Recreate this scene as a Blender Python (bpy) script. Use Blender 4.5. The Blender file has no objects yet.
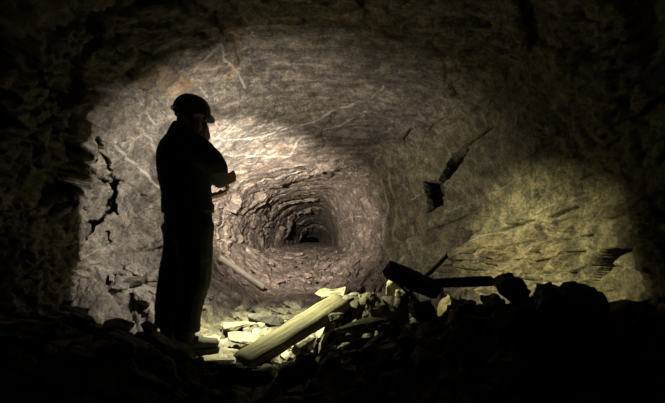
import bpy, bmesh, math, random
import numpy as np
from mathutils import Vector, Matrix
from mathutils.bvhtree import BVHTree
C = bpy.context.scene.collection
sc = bpy.context.scene
random.seed(7)
R = random.Random(11)
F, CX, HY, ZC = 520.0, 332.5, 240.0, 0.85       # focal length in pixels, frame centre, horizon row, eye height

def at(px, py, Y):
    return Vector(((px - CX) / F * Y, Y, ZC + (HY - py) / F * Y))

# ------------------------------------------------------------------ noise
_tab = np.random.RandomState(3)
_G = _tab.normal(size=(1024, 3)); _G /= np.linalg.norm(_G, axis=1)[:, None]
_V = _tab.rand(1024, 7)
def _h(i, seed):
    i = i.astype(np.int64)
    n = (i[..., 0] * 73856093) ^ (i[..., 1] * 19349663) ^ (i[..., 2] * 83492791) ^ (seed * 2654435761)
    n = (n ^ (n >> 13)) * 1274126177
    return ((n ^ (n >> 16)) & 1023).astype(np.int64)
def perlin(P, seed=0):
    i = np.floor(P); f = P - i; i = i.astype(np.int64)
    u = f * f * f * (f * (f * 6 - 15) + 10)
    r = 0
    for dx in (0, 1):
        for dy in (0, 1):
            for dz in (0, 1):
                g = _G[_h(i + np.array((dx, dy, dz)), seed)]
                d = np.einsum('ij,ij->i', g, f - np.array((dx, dy, dz)))
                w = (u[:, 0] if dx else 1 - u[:, 0]) * (u[:, 1] if dy else 1 - u[:, 1]) * (u[:, 2] if dz else 1 - u[:, 2])
                r = r + d * w
    return r
def fbm(P, o=4, seed=0, gain=.5, ridged=False):
    a, s, r = 1.0, 1.0, 0
    for k in range(o):
        n = perlin(P * s, seed + k)
        r = r + a * ((.35 - np.abs(n)) if ridged else n)
        a *= gain; s *= 2.03
    return r
def facets(P, seed=0, tilt=.6):
    """broken-rock relief: every cell is a tilted plane at its own level; also returns the distance to the cell border"""
    i = np.floor(P).astype(np.int64)
    b1 = np.full(len(P), 1e9); b2 = b1.copy(); val = np.zeros(len(P))
    for dx in (-1, 0, 1):
        for dy in (-1, 0, 1):
            for dz in (-1, 0, 1):
                c = i + np.array((dx, dy, dz)); h = _h(c, seed)
                d = P - (c + .12 + .76 * _V[h, :3])
                q = np.einsum('ij,ij->i', d, d)
                v = (_V[h, 3] - .5) + tilt * np.einsum('ij,ij->i', d, (_V[h, 4:7] - .5) * 2)
                m = q < b1
                b2 = np.where(m, b1, np.minimum(b2, q)); val = np.where(m, v, val); b1 = np.where(m, q, b1)
    return val, np.sqrt(b2) - np.sqrt(b1)
def sstep(a, b, x):
    t = np.clip((x - a) / (b - a), 0, 1)
    return t * t * (3 - 2 * t)
def seg_dist(px, py, pts):
    d = np.full(px.shape, 1e9)
    for (ax, ay), (bx, by) in zip(pts, pts[1:]):
        vx, vy = bx - ax, by - ay
        t = np.clip(((px - ax) * vx + (py - ay) * vy) / (vx * vx + vy * vy + 1e-9), 0, 1)
        d = np.minimum(d, np.hypot(px - ax - t * vx, py - ay - t * vy))
    return d
def in_poly(px, py, poly):
    ins = np.zeros(px.shape, bool)
    for (ax, ay), (bx, by) in zip(poly, poly[1:] + poly[:1]):
        c = ((ay > py) != (by > py)) & (px < (bx - ax) * (py - ay) / (by - ay + 1e-12) + ax)
        ins ^= c
    return ins

# ------------------------------------------------------------------ materials
def lin(c):
    return tuple(((x / 12.92) if x <= .04045 else ((x + .055) / 1.055) ** 2.4) for x in c)
class NT:
    def __init__(s, name):
        s.m = bpy.data.materials.new(name); s.m.use_nodes = True
        s.t = s.m.node_tree; s.b = s.t.nodes['Principled BSDF']
    def n(s, typ, **kw):
        x = s.t.nodes.new(typ)
        for k, v in kw.items():
            if k in x.inputs.keys(): x.inputs[k].default_value = v
            else: setattr(x, k, v)
        return x
    def l(s, a, b): s.t.links.new(a, b)
    def noise(s, vec, scale, detail=6, rough=.6, dist=0.):
        x = s.n('ShaderNodeTexNoise'); x.inputs['Scale'].default_value = scale; x.inputs['Detail'].default_value = detail
        x.inputs['Roughness'].default_value = rough; x.inputs['Distortion'].default_value = dist
        s.l(vec, x.inputs['Vector']); return x.outputs['Fac']
    def ramp(s, fac, stops):
        x = s.n('ShaderNodeValToRGB'); e = x.color_ramp.elements
        while len(e) < len(stops): e.new(.5)
        for k, (p, c) in enumerate(stops):
            e[k].position = p; e[k].color = (*c, 1) if len(c) == 3 else c
        s.l(fac, x.inputs['Fac']); return x.outputs['Color']
    def mix(s, fac, a, b, blend='MIX'):
        x = s.n('ShaderNodeMix', data_type='RGBA', blend_type=blend)
        for v, i in ((fac, 0), (a, 6), (b, 7)):
            if hasattr(v, 'links'): s.l(v, x.inputs[i])
            else: x.inputs[i].default_value = v if i == 0 else (*v, 1)
        return x.outputs[2]
    def math(s, op, a, b=0.):
        x = s.n('ShaderNodeMath', operation=op)
        for i, v in enumerate((a, b)):
            if hasattr(v, 'links'): s.l(v, x.inputs[i])
            else: x.inputs[i].default_value = v
        return x.outputs[0]
    def bump(s, h, strength, dist, prev=None):
        x = s.n('ShaderNodeBump'); x.inputs['Strength'].default_value = strength; x.inputs['Distance'].default_value = dist
        s.l(h, x.inputs['Height'])
        if prev: s.l(prev, x.inputs['Normal'])
        return x.outputs['Normal']

def rock_shell_mat():
    k = NT('tunnel_rock')
    co = k.n('ShaderNodeTexCoord').outputs['Object']
    def attr(a): return k.n('ShaderNodeAttribute', attribute_name=a).outputs['Fac']
    n1 = k.noise(co, 1.6, 8, .62, .4); n2 = k.noise(co, 8, 6, .6, .5); n3 = k.noise(co, 48, 3, .6)
    grey = k.ramp(n1, [(.28, (.155, .135, .112)), (.5, (.25, .222, .188)), (.72, (.33, .30, .26))])
    pink = k.ramp(n1, [(.28, (.15, .115, .092)), (.5, (.24, .192, .158)), (.72, (.33, .272, .23))])
    olive = k.ramp(n1, [(.28, (.135, .118, .062)), (.5, (.235, .21, .118)), (.72, (.34, .31, .18))])
    c = k.mix(attr('pink'), grey, pink); c = k.mix(attr('olive'), c, olive)
    c = k.mix(.75, c, k.ramp(n2, [(.38, (.38, .38, .38)), (.5, (.95, .95, .95)), (.62, (1.5, 1.48, 1.42))]), 'MULTIPLY')
    c = k.mix(.55, c, k.ramp(n3, [(.38, (.45, .45, .45)), (.58, (1.25, 1.25, 1.25))]), 'MULTIPLY')
    n4 = k.noise(co, 20, 6, .66, 1.2)
    c = k.mix(.7, c, k.ramp(n4, [(.37, (.32, .31, .29)), (.44, (.95, .95, .95)), (.56, (1.05, 1.05, 1.03)), (.63, (1.9, 1.87, 1.78))]), 'MULTIPLY')
    # thin mineral bands, strongest on the roof
    mp = k.n('ShaderNodeMapping'); k.l(co, mp.inputs['Vector']); mp.inputs['Scale'].default_value = (.25, 2.2, 2.6)
    mp.inputs['Rotation'].default_value = (0, .06, .05)
    bands = k.noise(mp.outputs[0], 5.5, 7, .62, 1.1)
    bc = k.ramp(bands, [(.36, (.58, .57, .55)), (.5, (1, 1, 1)), (.60, (1.45, 1.44, 1.4))])
    c = k.mix(attr('band'), c, bc, 'MULTIPLY')
    # crystalline scratch network
    vo = k.n('ShaderNodeTexVoronoi', feature='DISTANCE_TO_EDGE'); vo.inputs['Scale'].default_value = 3.2
    wn = k.n('ShaderNodeTexNoise'); wn.inputs['Scale'].default_value = 3.; wn.inputs['Detail'].default_value = 5; k.l(co, wn.inputs['Vector'])
    wv = k.mix(.35, (0, 0, 0), wn.outputs['Color']); ad = k.n('ShaderNodeVectorMath', operation='ADD'); k.l(co, ad.inputs[0]); k.l(wv, ad.inputs[1])
    k.l(ad.outputs[0], vo.inputs['Vector'])
    ln = k.ramp(vo.outputs['Distance'], [(.0, (1, 1, 1)), (.02, (0, 0, 0))])
    gate = k.ramp(k.noise(co, 2.3, 3), [(.52, (0, 0, 0)), (.66, (1, 1, 1))])
    lf = k.math('MULTIPLY', k.math('MULTIPLY', ln, gate), .4)
    c = k.mix(lf, c, (.70, .66, .57))
    vn = k.math('MULTIPLY', attr('vein'), k.ramp(k.noise(co, 12, 4), [(.38, (.45, .45, .45)), (.5, (1, 1, 1))]))
    c = k.mix(vn, c, (.86, .82, .73))
    rf = k.math('MULTIPLY', attr('rust'), k.ramp(k.noise(co, 7, 6, .7), [(.4, (0, 0, 0)), (.58, (1, 1, 1))]))
    c = k.mix(k.math('MULTIPLY', rf, .6), c, (.46, .26, .09))
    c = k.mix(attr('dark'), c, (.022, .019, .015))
    c = k.mix(1., c, (.55, .55, .55), 'MULTIPLY')
    k.l(c, k.b.inputs['Base Color']); k.b.inputs['Roughness'].default_value = .82
    b = k.bump(k.noise(co, 7, 9, .68, .3), .7, .06)
    b = k.bump(k.noise(co, 38, 6, .7), .7, .018, b)
    b = k.bump(bands, .25, .02, b)
    k.l(b, k.b.inputs['Normal'])
    return k.m
def stone_mat(name, a, b, c, sc_=6.):
    k = NT(name)
    co = k.n('ShaderNodeTexCoord').outputs['Object']
    info = k.n('ShaderNodeObjectInfo').outputs['Random']
    ad = k.n('ShaderNodeVectorMath', operation='ADD'); k.l(co, ad.inputs[0])
    sx = k.n('ShaderNodeCombineXYZ'); k.l(k.math('MULTIPLY', info, 37.), sx.inputs[0]); k.l(sx.outputs[0], ad.inputs[1]); co = ad.outputs[0]
    n1 = k.noise(co, sc_, 6, .6, .5); n2 = k.noise(co, sc_ * 6, 4, .6)
    col = k.ramp(n1, [(.36, a), (.5, b), (.64, c)])
    col = k.mix(.6, col, k.ramp(n2, [(.38, (.4, .4, .4)), (.58, (1.2, 1.2, 1.2))]), 'MULTIPLY')
    v = k.n('ShaderNodeMapRange'); v.inputs[3].default_value = .40; v.inputs[4].default_value = .64; k.l(info, v.inputs[0])
    hs = k.n('ShaderNodeHueSaturation'); k.l(col, hs.inputs['Color']); k.l(v.outputs[0], hs.inputs['Value'])
    k.l(hs.outputs[0], k.b.inputs['Base Color']); k.b.inputs['Roughness'].default_value = .8
    bb = k.bump(n1, .6, .05); bb = k.bump(n2, .5, .015, bb); k.l(bb, k.b.inputs['Normal'])
    return k.m
def wood_mat(name, a, b, axis_scale=(1.2, 14, 14)):
    k = NT(name)
    co = k.n('ShaderNodeTexCoord').outputs['Object']
    mp = k.n('ShaderNodeMapping'); mp.inputs['Scale'].default_value = axis_scale; k.l(co, mp.inputs['Vector'])
    n1 = k.noise(mp.outputs[0], 2.2, 8, .65, .6); n2 = k.noise(co, 5, 5)
    col = k.ramp(n1, [(.32, a), (.62, b)])
    col = k.mix(.6, col, k.ramp(n2, [(.3, (.55, .55, .55)), (.65, (1.1, 1.1, 1.1))]), 'MULTIPLY')
    k.l(col, k.b.inputs['Base Color']); k.b.inputs['Roughness'].default_value = .8
    k.l(k.bump(n1, .6, .02), k.b.inputs['Normal'])
    return k.m
def plain_mat(name, col, rough=.8, metal=0., nz=30., amt=.35):
    k = NT(name)
    co = k.n('ShaderNodeTexCoord').outputs['Object']
    n1 = k.noise(co, nz, 5, .6)
    c = k.mix(amt, col, k.ramp(n1, [(.3, tuple(x * .45 for x in col)), (.7, tuple(min(1, x * 1.5) for x in col))]))
    k.l(c, k.b.inputs['Base Color']); k.b.inputs['Roughness'].default_value = rough; k.b.inputs['Metallic'].default_value = metal
    k.l(k.bump(n1, .25, .006), k.b.inputs['Normal'])
    return k.m
M = {}
M['shell'] = rock_shell_mat()
M['grey'] = stone_mat('grey_slate', (.12, .105, .085), (.235, .21, .175), (.36, .33, .28))
M['buff'] = stone_mat('buff_slate', (.15, .14, .085), (.29, .275, .18), (.44, .42, .29))
M['pink'] = stone_mat('pinkish_slate', (.12, .085, .068), (.23, .175, .145), (.36, .29, .245))
M['olive'] = stone_mat('mossy_yellow_stone', (.10, .09, .04), (.23, .21, .10), (.40, .37, .20))
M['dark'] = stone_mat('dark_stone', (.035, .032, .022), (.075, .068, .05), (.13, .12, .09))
M['orange'] = stone_mat('orange_stone', (.25, .14, .06), (.42, .26, .12), (.55, .38, .2))
M['plank'] = wood_mat('mossy_timber', (.075, .07, .03), (.21, .195, .10))
M['board'] = wood_mat('pale_board', (.09, .08, .062), (.21, .19, .155))
M['log'] = wood_mat('dark_wet_timber', (.012, .010, .007), (.04, .033, .02))
M['rod'] = wood_mat('thin_rod_timber', (.05, .045, .03), (.16, .15, .10))

# ------------------------------------------------------------------ object helpers
def tag(o, label=None, cat=None, group=None, kind=None):
    if label: o['label'] = label
    if cat: o['category'] = cat
    if group: o['group'] = group
    if kind: o['kind'] = kind
    return o
def mesh_obj(name, me, mat, parent=None):
    o = bpy.data.objects.new(name, me); C.objects.link(o)
    if mat and not me.materials: me.materials.append(mat)
    if parent: o.parent = parent
    return o
def bm_obj(name, bm, mat, parent=None, smooth=False):
    bmesh.ops.recalc_face_normals(bm, faces=bm.faces)
    me = bpy.data.meshes.new(name); bm.to_mesh(me); bm.free()
    if smooth: me.polygons.foreach_set('use_smooth', [True] * len(me.polygons))
    return mesh_obj(name, me, mat, parent)
def grid_mesh(name, V, attrs=None, smooth=True):
    n, m = V.shape[:2]
    idx = np.arange(n * m).reshape(n, m)
    q = np.stack([idx[:-1, :-1], idx[1:, :-1], idx[1:, 1:], idx[:-1, 1:]], -1).reshape(-1, 4)
    me = bpy.data.meshes.new(name)
    me.vertices.add(n * m); me.vertices.foreach_set('co', V.reshape(-1).astype(np.float32))
    me.loops.add(q.size); me.loops.foreach_set('vertex_index', q.reshape(-1).astype(np.int32))
    me.polygons.add(len(q)); me.polygons.foreach_set('loop_start', (np.arange(len(q)) * 4).astype(np.int32))
    me.update(calc_edges=True)
    me.polygons.foreach_set('use_smooth', [smooth] * len(me.polygons))
    for k, a in (attrs or {}).items():
        t = me.attributes.new(k, 'FLOAT', 'POINT'); t.data.foreach_set('value', a.reshape(-1).astype(np.float32))
    return me

# ------------------------------------------------------------------ the tunnel shell
def ring(Y, pts):                     # nine points, left foot over the roof to right foot, traced at the depth Y
    return (Y, [((px - CX) / F * Y, ZC + (HY - py) / F * Y) for px, py in pts])
def grow(r, s, dY):
    Y, p = r
    cx = sum(a for a, b in p) / 9; cz = sum(b for a, b in p) / 9
    return (Y + dY, [(cx + (a - cx) * s, cz + (b - cz) * s) for a, b in p])
S0 = (-2.0, [(-2.0, -.4), (-2.1, .4), (-2.05, 1.2), (-1.6, 2.1), (0, 2.6), (1.6, 2.2), (2.1, 1.3), (2.15, .4), (2.0, -.4)])
S1 = (3.0, [(-1.95, -.3), (-2.0, .4), (-2.0, 1.1), (-1.55, 2.05), (0, 2.55), (1.5, 2.15), (2.0, 1.35), (2.08, .5), (2.0, -.3)])
S2 = (3.9, [(-1.80, -.1), (-1.93, .5), (-2.02, 1.15), (-1.58, 2.12), (-.2, 2.62), (1.1, 2.36), (1.8, 1.62), (2.02, .7), (2.0, -.1)])
S25 = (5.2, [(-1.56, 0.), (-1.68, .5), (-1.70, 1.02), (-1.25, 1.80), (-.32, 2.20), (.93, 1.98), (1.30, 1.40), (1.36, .78), (1.3, 0.)])
S3 = ring(6.5, [(224, 300), (218, 260), (218, 226), (240, 184), (300, 165), (364, 163), (381, 200), (383, 240), (380, 290)])
S3b = grow(S3, 1.12, .10)
S4 = ring(9.0, [(268, 262), (263, 235), (266, 218), (279, 202.5), (303, 196.5), (325, 198.5), (335, 214), (339, 234), (340, 262)])
S4b = grow(S4, 1.16, .12)
S5 = ring(10.5, [(283, 258), (281, 235), (285, 219), (293, 211.5), (307, 206.5), (321, 205.5), (331, 215), (336, 233), (337, 258)])
S5b = grow(S5, 1.10, .12)
S6 = ring(13.0, [(297, 256), (298, 240), (301, 231.5), (305, 227), (313, 224.0), (323, 225.5), (328, 230), (331, 238), (331, 256)])
S6b = grow(S6, 1.05, .12)
S7 = ring(15.5, [(302, 252), (302.5, 241.5), (304.5, 239.2), (307, 237.6), (311, 237), (315, 237.2), (317.5, 238.5), (318.8, 241), (319.5, 252)])
S8 = ring(24.0, [(303, 252), (303.5, 241), (305, 239.4), (308, 238), (311, 237.5), (315, 237.7), (317, 239), (318, 241), (318.5, 252)])
def catmull(P, n):
    P = np.array(P, float)
    Q = np.vstack([2 * P[0] - P[1], P, 2 * P[-1] - P[-2]])
    def ev(t):
        k = np.clip(t.astype(int), 0, len(P) - 2); f = (t - k)[:, None]
        a, b, c, d = Q[k], Q[k + 1], Q[k + 2], Q[k + 3]
        return .5 * (2 * b + (c - a) * f + (2 * a - 5 * b + 4 * c - d) * f ** 2 + (3 * b - a - 3 * c + d) * f ** 3)
    return ev(np.linspace(0, len(P) - 1, n))
NU = 900
U0 = np.linspace(0, 1, NU)
def mid(a, b, Y):
    t = (Y - a[0]) / (b[0] - a[0]); return (Y, [(p[0] + (q[0] - p[0]) * t, p[1] + (q[1] - p[1]) * t) for p, q in zip(a[1], b[1])])
# station, rows to the next one, fissure behind the broken layer edge: (gap, depth, first u, last u) or None
ST = [(S0, 70, None), (S1, 46, None), (S2, 124, None), (S25, 120, None), (S3, 44, (.085, .55, .06, .52)), (mid(S3, S4, 7.6), 40, (.045, .3, .12, .40)), (mid(S3, S4, 8.2), 36, (.035, .3, .30, .62)),
      (S4, 26, (.085, .5, .10, .60)), (mid(S4, S5, 9.8), 24, (.05, .3, .16, .45)), (S5, 30, (.075, .45, .12, .66)), (mid(S5, S6, 11.8), 30, (.05, .3, .15, .5)), (S6, 46, (.06, .4, .1, .8)), (S7, 24, None), (S8, 0, None)]
rows = []
A_ = catmull(ST[0][0][1], NU)
for k_, (s, n, fis) in enumerate(ST[:-1]):
    Y0, Y1 = s[0], ST[k_ + 1][0][0]
    B_ = catmull(ST[k_ + 1][0][1], NU)
    if fis:
        g, dp, u0, u1 = fis
        wob = perlin(np.column_stack([U0 * 14, U0 * 0 + Y0, U0 * 0]), 61) * .9 + perlin(np.column_stack([U0 * 40, U0 * 0 + Y0, U0 * 0]), 62) * .6
        gap = g * sstep(u0 - .05, u0 + .06, U0) * (1 - sstep(u1 - .08, u1 + .05, U0)) * np.clip(.75 + 1.1 * wob, .05, 1.6)
        t_ = np.gradient(A_, axis=0); nn = np.column_stack([t_[:, 1], -t_[:, 0]]); nn /= np.linalg.norm(nn, axis=1)[:, None] + 1e-9
        nn *= np.sign(((A_.mean(0) - A_) * nn).sum(1))[:, None]
        In = A_ + nn * gap[:, None]
        for t in np.linspace(0, 1, 7): rows.append(np.column_stack([A_[:, 0], np.full(NU, Y0 + dp * t), A_[:, 1]]))
        for t in np.linspace(1, .08, 7): rows.append(np.column_stack([In[:, 0], np.full(NU, Y0 + dp * t), In[:, 1]]))
        for ins, t in ((.10, .035), (.24, .015), (.40, .01)):
            q = In + nn * (gap * ins)[:, None]; rows.append(np.column_stack([q[:, 0], np.full(NU, Y0 + dp * t), q[:, 1]]))
        A_ = In + nn * (gap * .45)[:, None]; Y0 = Y0 + dp * .05
        B_ = B_
    for k in range(n):
        t = k / n; q = A_ + (B_ - A_) * t
        rows.append(np.column_stack([q[:, 0], np.full(NU, Y0 + (Y1 - Y0) * t), q[:, 1]]))
    A_ = B_
rows.append(np.column_stack([A_[:, 0], np.full(NU, 24.), A_[:, 1]]))
V = np.array(rows)
dU = np.gradient(V, axis=1)
Vs = V.copy()
dV = np.zeros_like(V); dV[..., 1] = 1.0
Nn = np.cross(dU, dV); Nn /= np.linalg.norm(Nn, axis=2)[..., None] + 1e-9
ctr = V.mean(axis=1, keepdims=True)
sg = np.sign(np.einsum('ijk,ijk->ij', Nn, ctr - V)); Nn *= np.where(sg == 0, 1, sg)[..., None]      # inward
shp = V.shape[:2]
P = V.reshape(-1, 3); N = Nn.reshape(-1, 3)
Y = P[:, 1]
px = CX + P[:, 0] / np.maximum(Y, .3) * F; py = HY - (P[:, 2] - ZC) / np.maximum(Y, .3) * F
uu = np.tile(np.linspace(0, 1, NU), shp[0])
front = Y > 3.2
amp = np.interp(Y, [-2, 3, 5, 6.4, 9, 13, 16], [1.35, 1.25, 1.0, .75, .42, .26, .12])
lft = 1 - sstep(.34, .42, uu); rgt = sstep(.60, .68, uu); roof = 1 - lft - rgt
near = 1 - sstep(3.6, 4.1, Y)
W = P + .18 * np.column_stack([perlin(P * 1.7, 40), perlin(P * 1.7, 41), perlin(P * 1.7, 42)])
big = fbm(P * np.array((.9, .9, .9)), 3, 5)
f1, e1 = facets(W * np.array((2.2, 1.5, 2.6)), 3, .75)
f2, e2 = facets(W * np.array((6.0, 4.6, 7.0)), 9, .8)
f3, e3 = facets(W * np.array((15., 12., 17.)), 15, .8)
fine = fbm(P * 9, 5, 20, .55)
low_right = rgt * sstep(1.25, .55, P[:, 2]) * (Y < 5.4) * sstep(3.75, 4.3, Y)
rough = 1.15 * lft + .26 * roof + .45 * rgt
rough = rough + 1.0 * near * (1 - .5 * rgt) + .35 * low_right + .55 * sstep(6.3, 6.7, Y)
rough = np.minimum(rough, 1.45)
patch = .45 + .55 * sstep(-.15, .25, perlin(P * 1.3, 77))
disp = amp * (.10 * big + rough * patch * (.13 * f1 + .055 * f2) + (.006 + .014 * rough) * (1 - .6 * roof) * f3 + (.022 - .008 * roof) * fine)
disp = disp - amp * rough * patch * (.03 * (1 - sstep(0, .09, e1)) + .015 * (1 - sstep(0, .10, e2)))
# diagonal lumpy ridges on the lower right wall
dg_ = P @ np.array((0, .75, 0.9)); rid = fbm(np.column_stack([dg_ * 3.2, P[:, 1] * .9, P[:, 2] * .9 + 7]), 4, 60, .55, True)
disp += low_right * (.36 * (rid - .15) + .05 * f1 + .08 * f2 + .022 * f3 - .06 * (1 - sstep(0, .08, e2)) + .04 * (fbm(P * 5, 4, 66, .6, True)))
# vertical ribbing on the edge of the right wall
rib = rgt * sstep(5.2, 5.9, Y) * (1 - sstep(6.45, 6.6, Y))
disp += rib * .035 * fbm(np.column_stack([Y * 11, P[:, 0] * 2, P[:, 2] * 1.2]), 3, 70)
# strata steps on the roof
disp += roof * (Y > 3.4) * .018 * fbm(np.column_stack([P[:, 0] * 1.1, Y * 7, P[:, 2] * 7]), 3, 90)
CR = [  # open cracks (traced), half width px, depth m
    ([(93, 137), (98, 144), (104, 152), (107, 164), (112, 174), (119, 180), (120, 192), (116, 205), (122, 214)], 1.7, .07),
    ([(79, 161), (92, 159)], 2.0, .06), ([(82, 168), (90, 174), (104, 178), (112, 184)], 1.7, .06),
    ([(119, 196), (108, 214), (104, 222)], 1.6, .05), ([(122, 182), (121, 208), (110, 215)], 2.3, .07),
    ([(86, 238), (92, 232), (94, 224), (104, 220)], 2.0, .06), ([(75, 182), (70, 205), (66, 214)], 1.8, .05),
    ([(84, 208), (88, 222), (86, 238)], 1.3, .04), ([(113, 232), (114, 246), (110, 256)], 1.2, .03),
    ([(205, 45), (215, 45)], 1.4, .05), ([(238, 90), (248, 92), (253, 88)], 1.0, .03), ([(226, 86), (232, 92)], 1.0, .03),
    ([(238, 190), (250, 180), (262, 176)], 1.2, .05), ([(222, 238), (226, 222), (232, 206), (238, 190)], 1.6, .08),
    ([(467, 146), (480, 138), (492, 128)], 1.2, .05), ([(402, 206), (406, 225), (402, 250)], 1.3, .05),
    ([(428, 232), (440, 226), (452, 222)], 1.3, .04), ([(455, 222), (466, 214), (470, 205)], 1.6, .05),
    ([(560, 241), (590, 236)], 1.4, .05), ([(548, 258), (551, 246)], 2.4, .06), ([(470, 262), (484, 262), (500, 268)], 1.6, .05),
    ([(505, 232), (530, 222)], 2.0, .06), ([(536, 205), (538, 190)], 1.6, .05), ([(556, 218), (572, 208)], 2.0, .06)]
jit = 1.6 * perlin(P * 7, 31); jit2 = 1.6 * perlin(P * 7, 32)
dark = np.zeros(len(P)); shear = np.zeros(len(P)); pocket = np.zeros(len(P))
for pts, w, dep in CR:
    d = seg_dist(px + jit, py + jit2, pts); w = w * .85 + .35; m = (1 - sstep(w * .55, w * 1.15, d)) * front * (Y < 6.3)
    if pts[0][0] < 160: shear = np.maximum(shear, m * min(.30, dep * 4.5)); dark = np.maximum(dark, .5 * m)  # left wall cracks: part of their shade is put into the colour
    else: disp -= m * dep * 1.3
NOTCH = [[(426, 181), (443, 179), (444, 205), (436, 208), (430, 213)], [(438, 181), (446, 165), (456, 153), (468, 144), (471, 149), (459, 168), (449, 179), (443, 184)]]
for poly in NOTCH:
    m = in_poly(px + .5 * jit, py + .5 * jit2, poly) & front & (Y < 7) & (rgt > .5)
    pocket = np.maximum(pocket, m * .42); dark = np.maximum(dark, m * .5)  # recess shade deepened by a dark colour inside the notch
VE = [  # pale veins (traced), half width px, strength
    ([(220, 140), (262, 138), (275, 133), (290, 126), (312, 120), (322, 113), (350, 104), (372, 96), (384, 84)], 1.0, .8),
    ([(224, 156), (290, 156), (297, 142), (303, 137), (320, 132), (345, 124), (364, 115)], 1.0, .75),
    ([(262, 132), (280, 126), (300, 121), (318, 116)], .8, .6), ([(240, 181), (262, 175), (290, 171), (306, 170)], .8, .6),
    ([(345, 178), (352, 171), (362, 176), (372, 172)], .8, .6),
    ([(113, 138), (122, 150), (132, 161), (142, 168), (150, 180), (160, 188)], 1.5, .8),
    ([(132, 82), (137, 96), (141, 104)], .9, .7), ([(145, 112), (151, 121)], 1.1, .75), ([(148, 136), (156, 148)], .9, .5), ([(140, 130), (150, 140), (157, 152)], .8, .45),
    ([(100, 240), (112, 250), (120, 248)], .9, .5), ([(90, 255), (102, 247)], .8, .5), ([(128, 196), (136, 212), (150, 225)], .8, .4), ([(130, 216), (140, 204)], .8, .4),
    ([(194, 72), (200, 60), (210, 52), (222, 44)], 1.2, .7), ([(222, 44), (224, 60), (232, 66), (240, 78), (246, 90)], 1.3, .8), ([(200, 88), (206, 96)], 1.5, .6), ([(246, 28), (250, 32)], 1.5, .8),
    ([(199, 68), (222, 66)], 1.2, .6), ([(225, 40), (236, 36)], 1.0, .6),
    ([(383, 178), (387, 205), (384, 240)], 1.0, .6), ([(391, 172), (396, 205), (393, 240)], .9, .5), ([(404, 170), (408, 190)], .8, .4), ([(410, 226), (414, 250)], 1.0, .4),
    ([(410, 200), (425, 192), (436, 186)], .8, .6), ([(375, 230), (385, 246), (392, 262)], 1.0, .5), ([(395, 268), (403, 256)], 1.6, .7),
    ([(446, 212), (470, 203), (500, 190), (520, 178)], .9, .35), ([(480, 240), (520, 228), (545, 208), (585, 195)], 1.2, .35),
    ([(360, 230), (350, 250), (342, 268)], .8, .5), ([(336, 226), (348, 218), (362, 216)], .8, .4)]
vein = np.zeros(len(P))
for pts, w, s in VE:
    d = seg_dist(px + jit, py + jit2, pts); vein = np.maximum(vein, s * .82 * (1 - sstep(w * .2, w * 1.15, d)) * front * (Y < 9.2))
rust = np.zeros(len(P))
for cx, cy, rx, ry, s in ((236, 50, 9, 22, 1.), (204, 66, 14, 12, .9), (176, 84, 20, 14, .9), (228, 72, 8, 12, .6), (150, 70, 24, 16, .5), (282, 150, 18, 10, .25), (520, 255, 60, 26, .3)):
    rust = np.maximum(rust, s * (1 - sstep(.55, 1.15, np.hypot((px - cx) / rx, (py - cy) / ry) + .4 * perlin(P * 5, 33))) * front * (Y < 7))
pinkf = sstep(5.2, 6.6, Y) * (1 - .7 * rgt * (1 - sstep(6.4, 6.6, Y)))
pinkf = np.maximum(pinkf, .35 * roof * sstep(3.5, 5, Y))
olivef = rgt * (1 - sstep(6.3, 6.7, Y)) * .9
band = (roof * .9 + .25) * sstep(2.5, 3.6, Y)
Pn = P + N * disp[:, None] + shear[:, None] * np.array((-.42, .90, 0.)) + pocket[:, None] * np.array((.34, .94, 0.))
Pn[:, 1] += np.where(Y > 5.9, .10 * perlin(P * 2.2, 50) + .05 * perlin(P * 7, 51), 0) * np.interp(Y, [5.9, 6.3, 16, 18], [0, 1, 1, 0])
Vd = Pn.reshape(*shp, 3)
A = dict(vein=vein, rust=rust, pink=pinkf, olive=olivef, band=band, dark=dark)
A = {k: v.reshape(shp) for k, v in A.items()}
c1, c2 = int(NU * .38), int(NU * .64)
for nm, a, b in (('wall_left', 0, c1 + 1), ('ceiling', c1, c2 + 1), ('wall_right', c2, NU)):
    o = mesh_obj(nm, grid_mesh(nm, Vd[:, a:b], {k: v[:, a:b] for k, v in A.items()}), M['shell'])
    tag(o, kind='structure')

# ------------------------------------------------------------------ the floor
LX = lambda y: np.interp(y, [s[0][0] for s in ST], [s[0][1][1][0] for s in ST])
RX = lambda y: np.interp(y, [s[0][0] for s in ST], [s[0][1][7][0] for s in ST])
RIDGE = ([-2.2, -1.75, -1.35, -1.05, -.88, -.72, -.5, -.3, -.1, .1, .4, .9, 1.5, 2.2], [.40, .36, .32, .28, .17, .06, .03, .07, .14, .20, .29, .42, .50, .50])
def floor_base(x, y):
    z = np.interp(y, [-2, 2, 3, 3.65, 5, 5.8, 6.5, 9, 10.5, 13, 15.5, 24], [-.05, -.02, .0, .05, .10, .17, .27, .69, .735, .765, .775, .74])
    xl, xr = LX(y), RX(y)
    on = sstep(3.7, 4.3, y) * (1 - sstep(7.0, 9.0, y))
    tl = np.clip((xl + np.interp(y, [4, 6.5], [.85, .70]) - x) / .85, 0, 1.2); tr = np.clip((x - xr + .7) / .8, 0, 1.2)
    z = z + on * (np.interp(y, [4, 6], [.62, .62]) * tl ** 1.3 + .42 * tr ** 1.4)
    rz = np.interp(x, *RIDGE)
    yr = 3.0 + .12 * np.sin(x * 3.1)
    prof = np.where(y < yr, sstep(1.55, 1.0, yr - y + .55) if False else sstep(1.7, 2.85, y), 1 - sstep(yr + .05, yr + np.interp(x, [-1, 0, 1], [.55, .75, .95]), y))
    z2 = .33 * sstep(-.22, .12, x) * (1 - .8 * sstep(.65, .95, x)) * np.exp(-((y - 4.02) / .36) ** 2)
    return np.maximum(z + rz * prof, z + z2)
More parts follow.
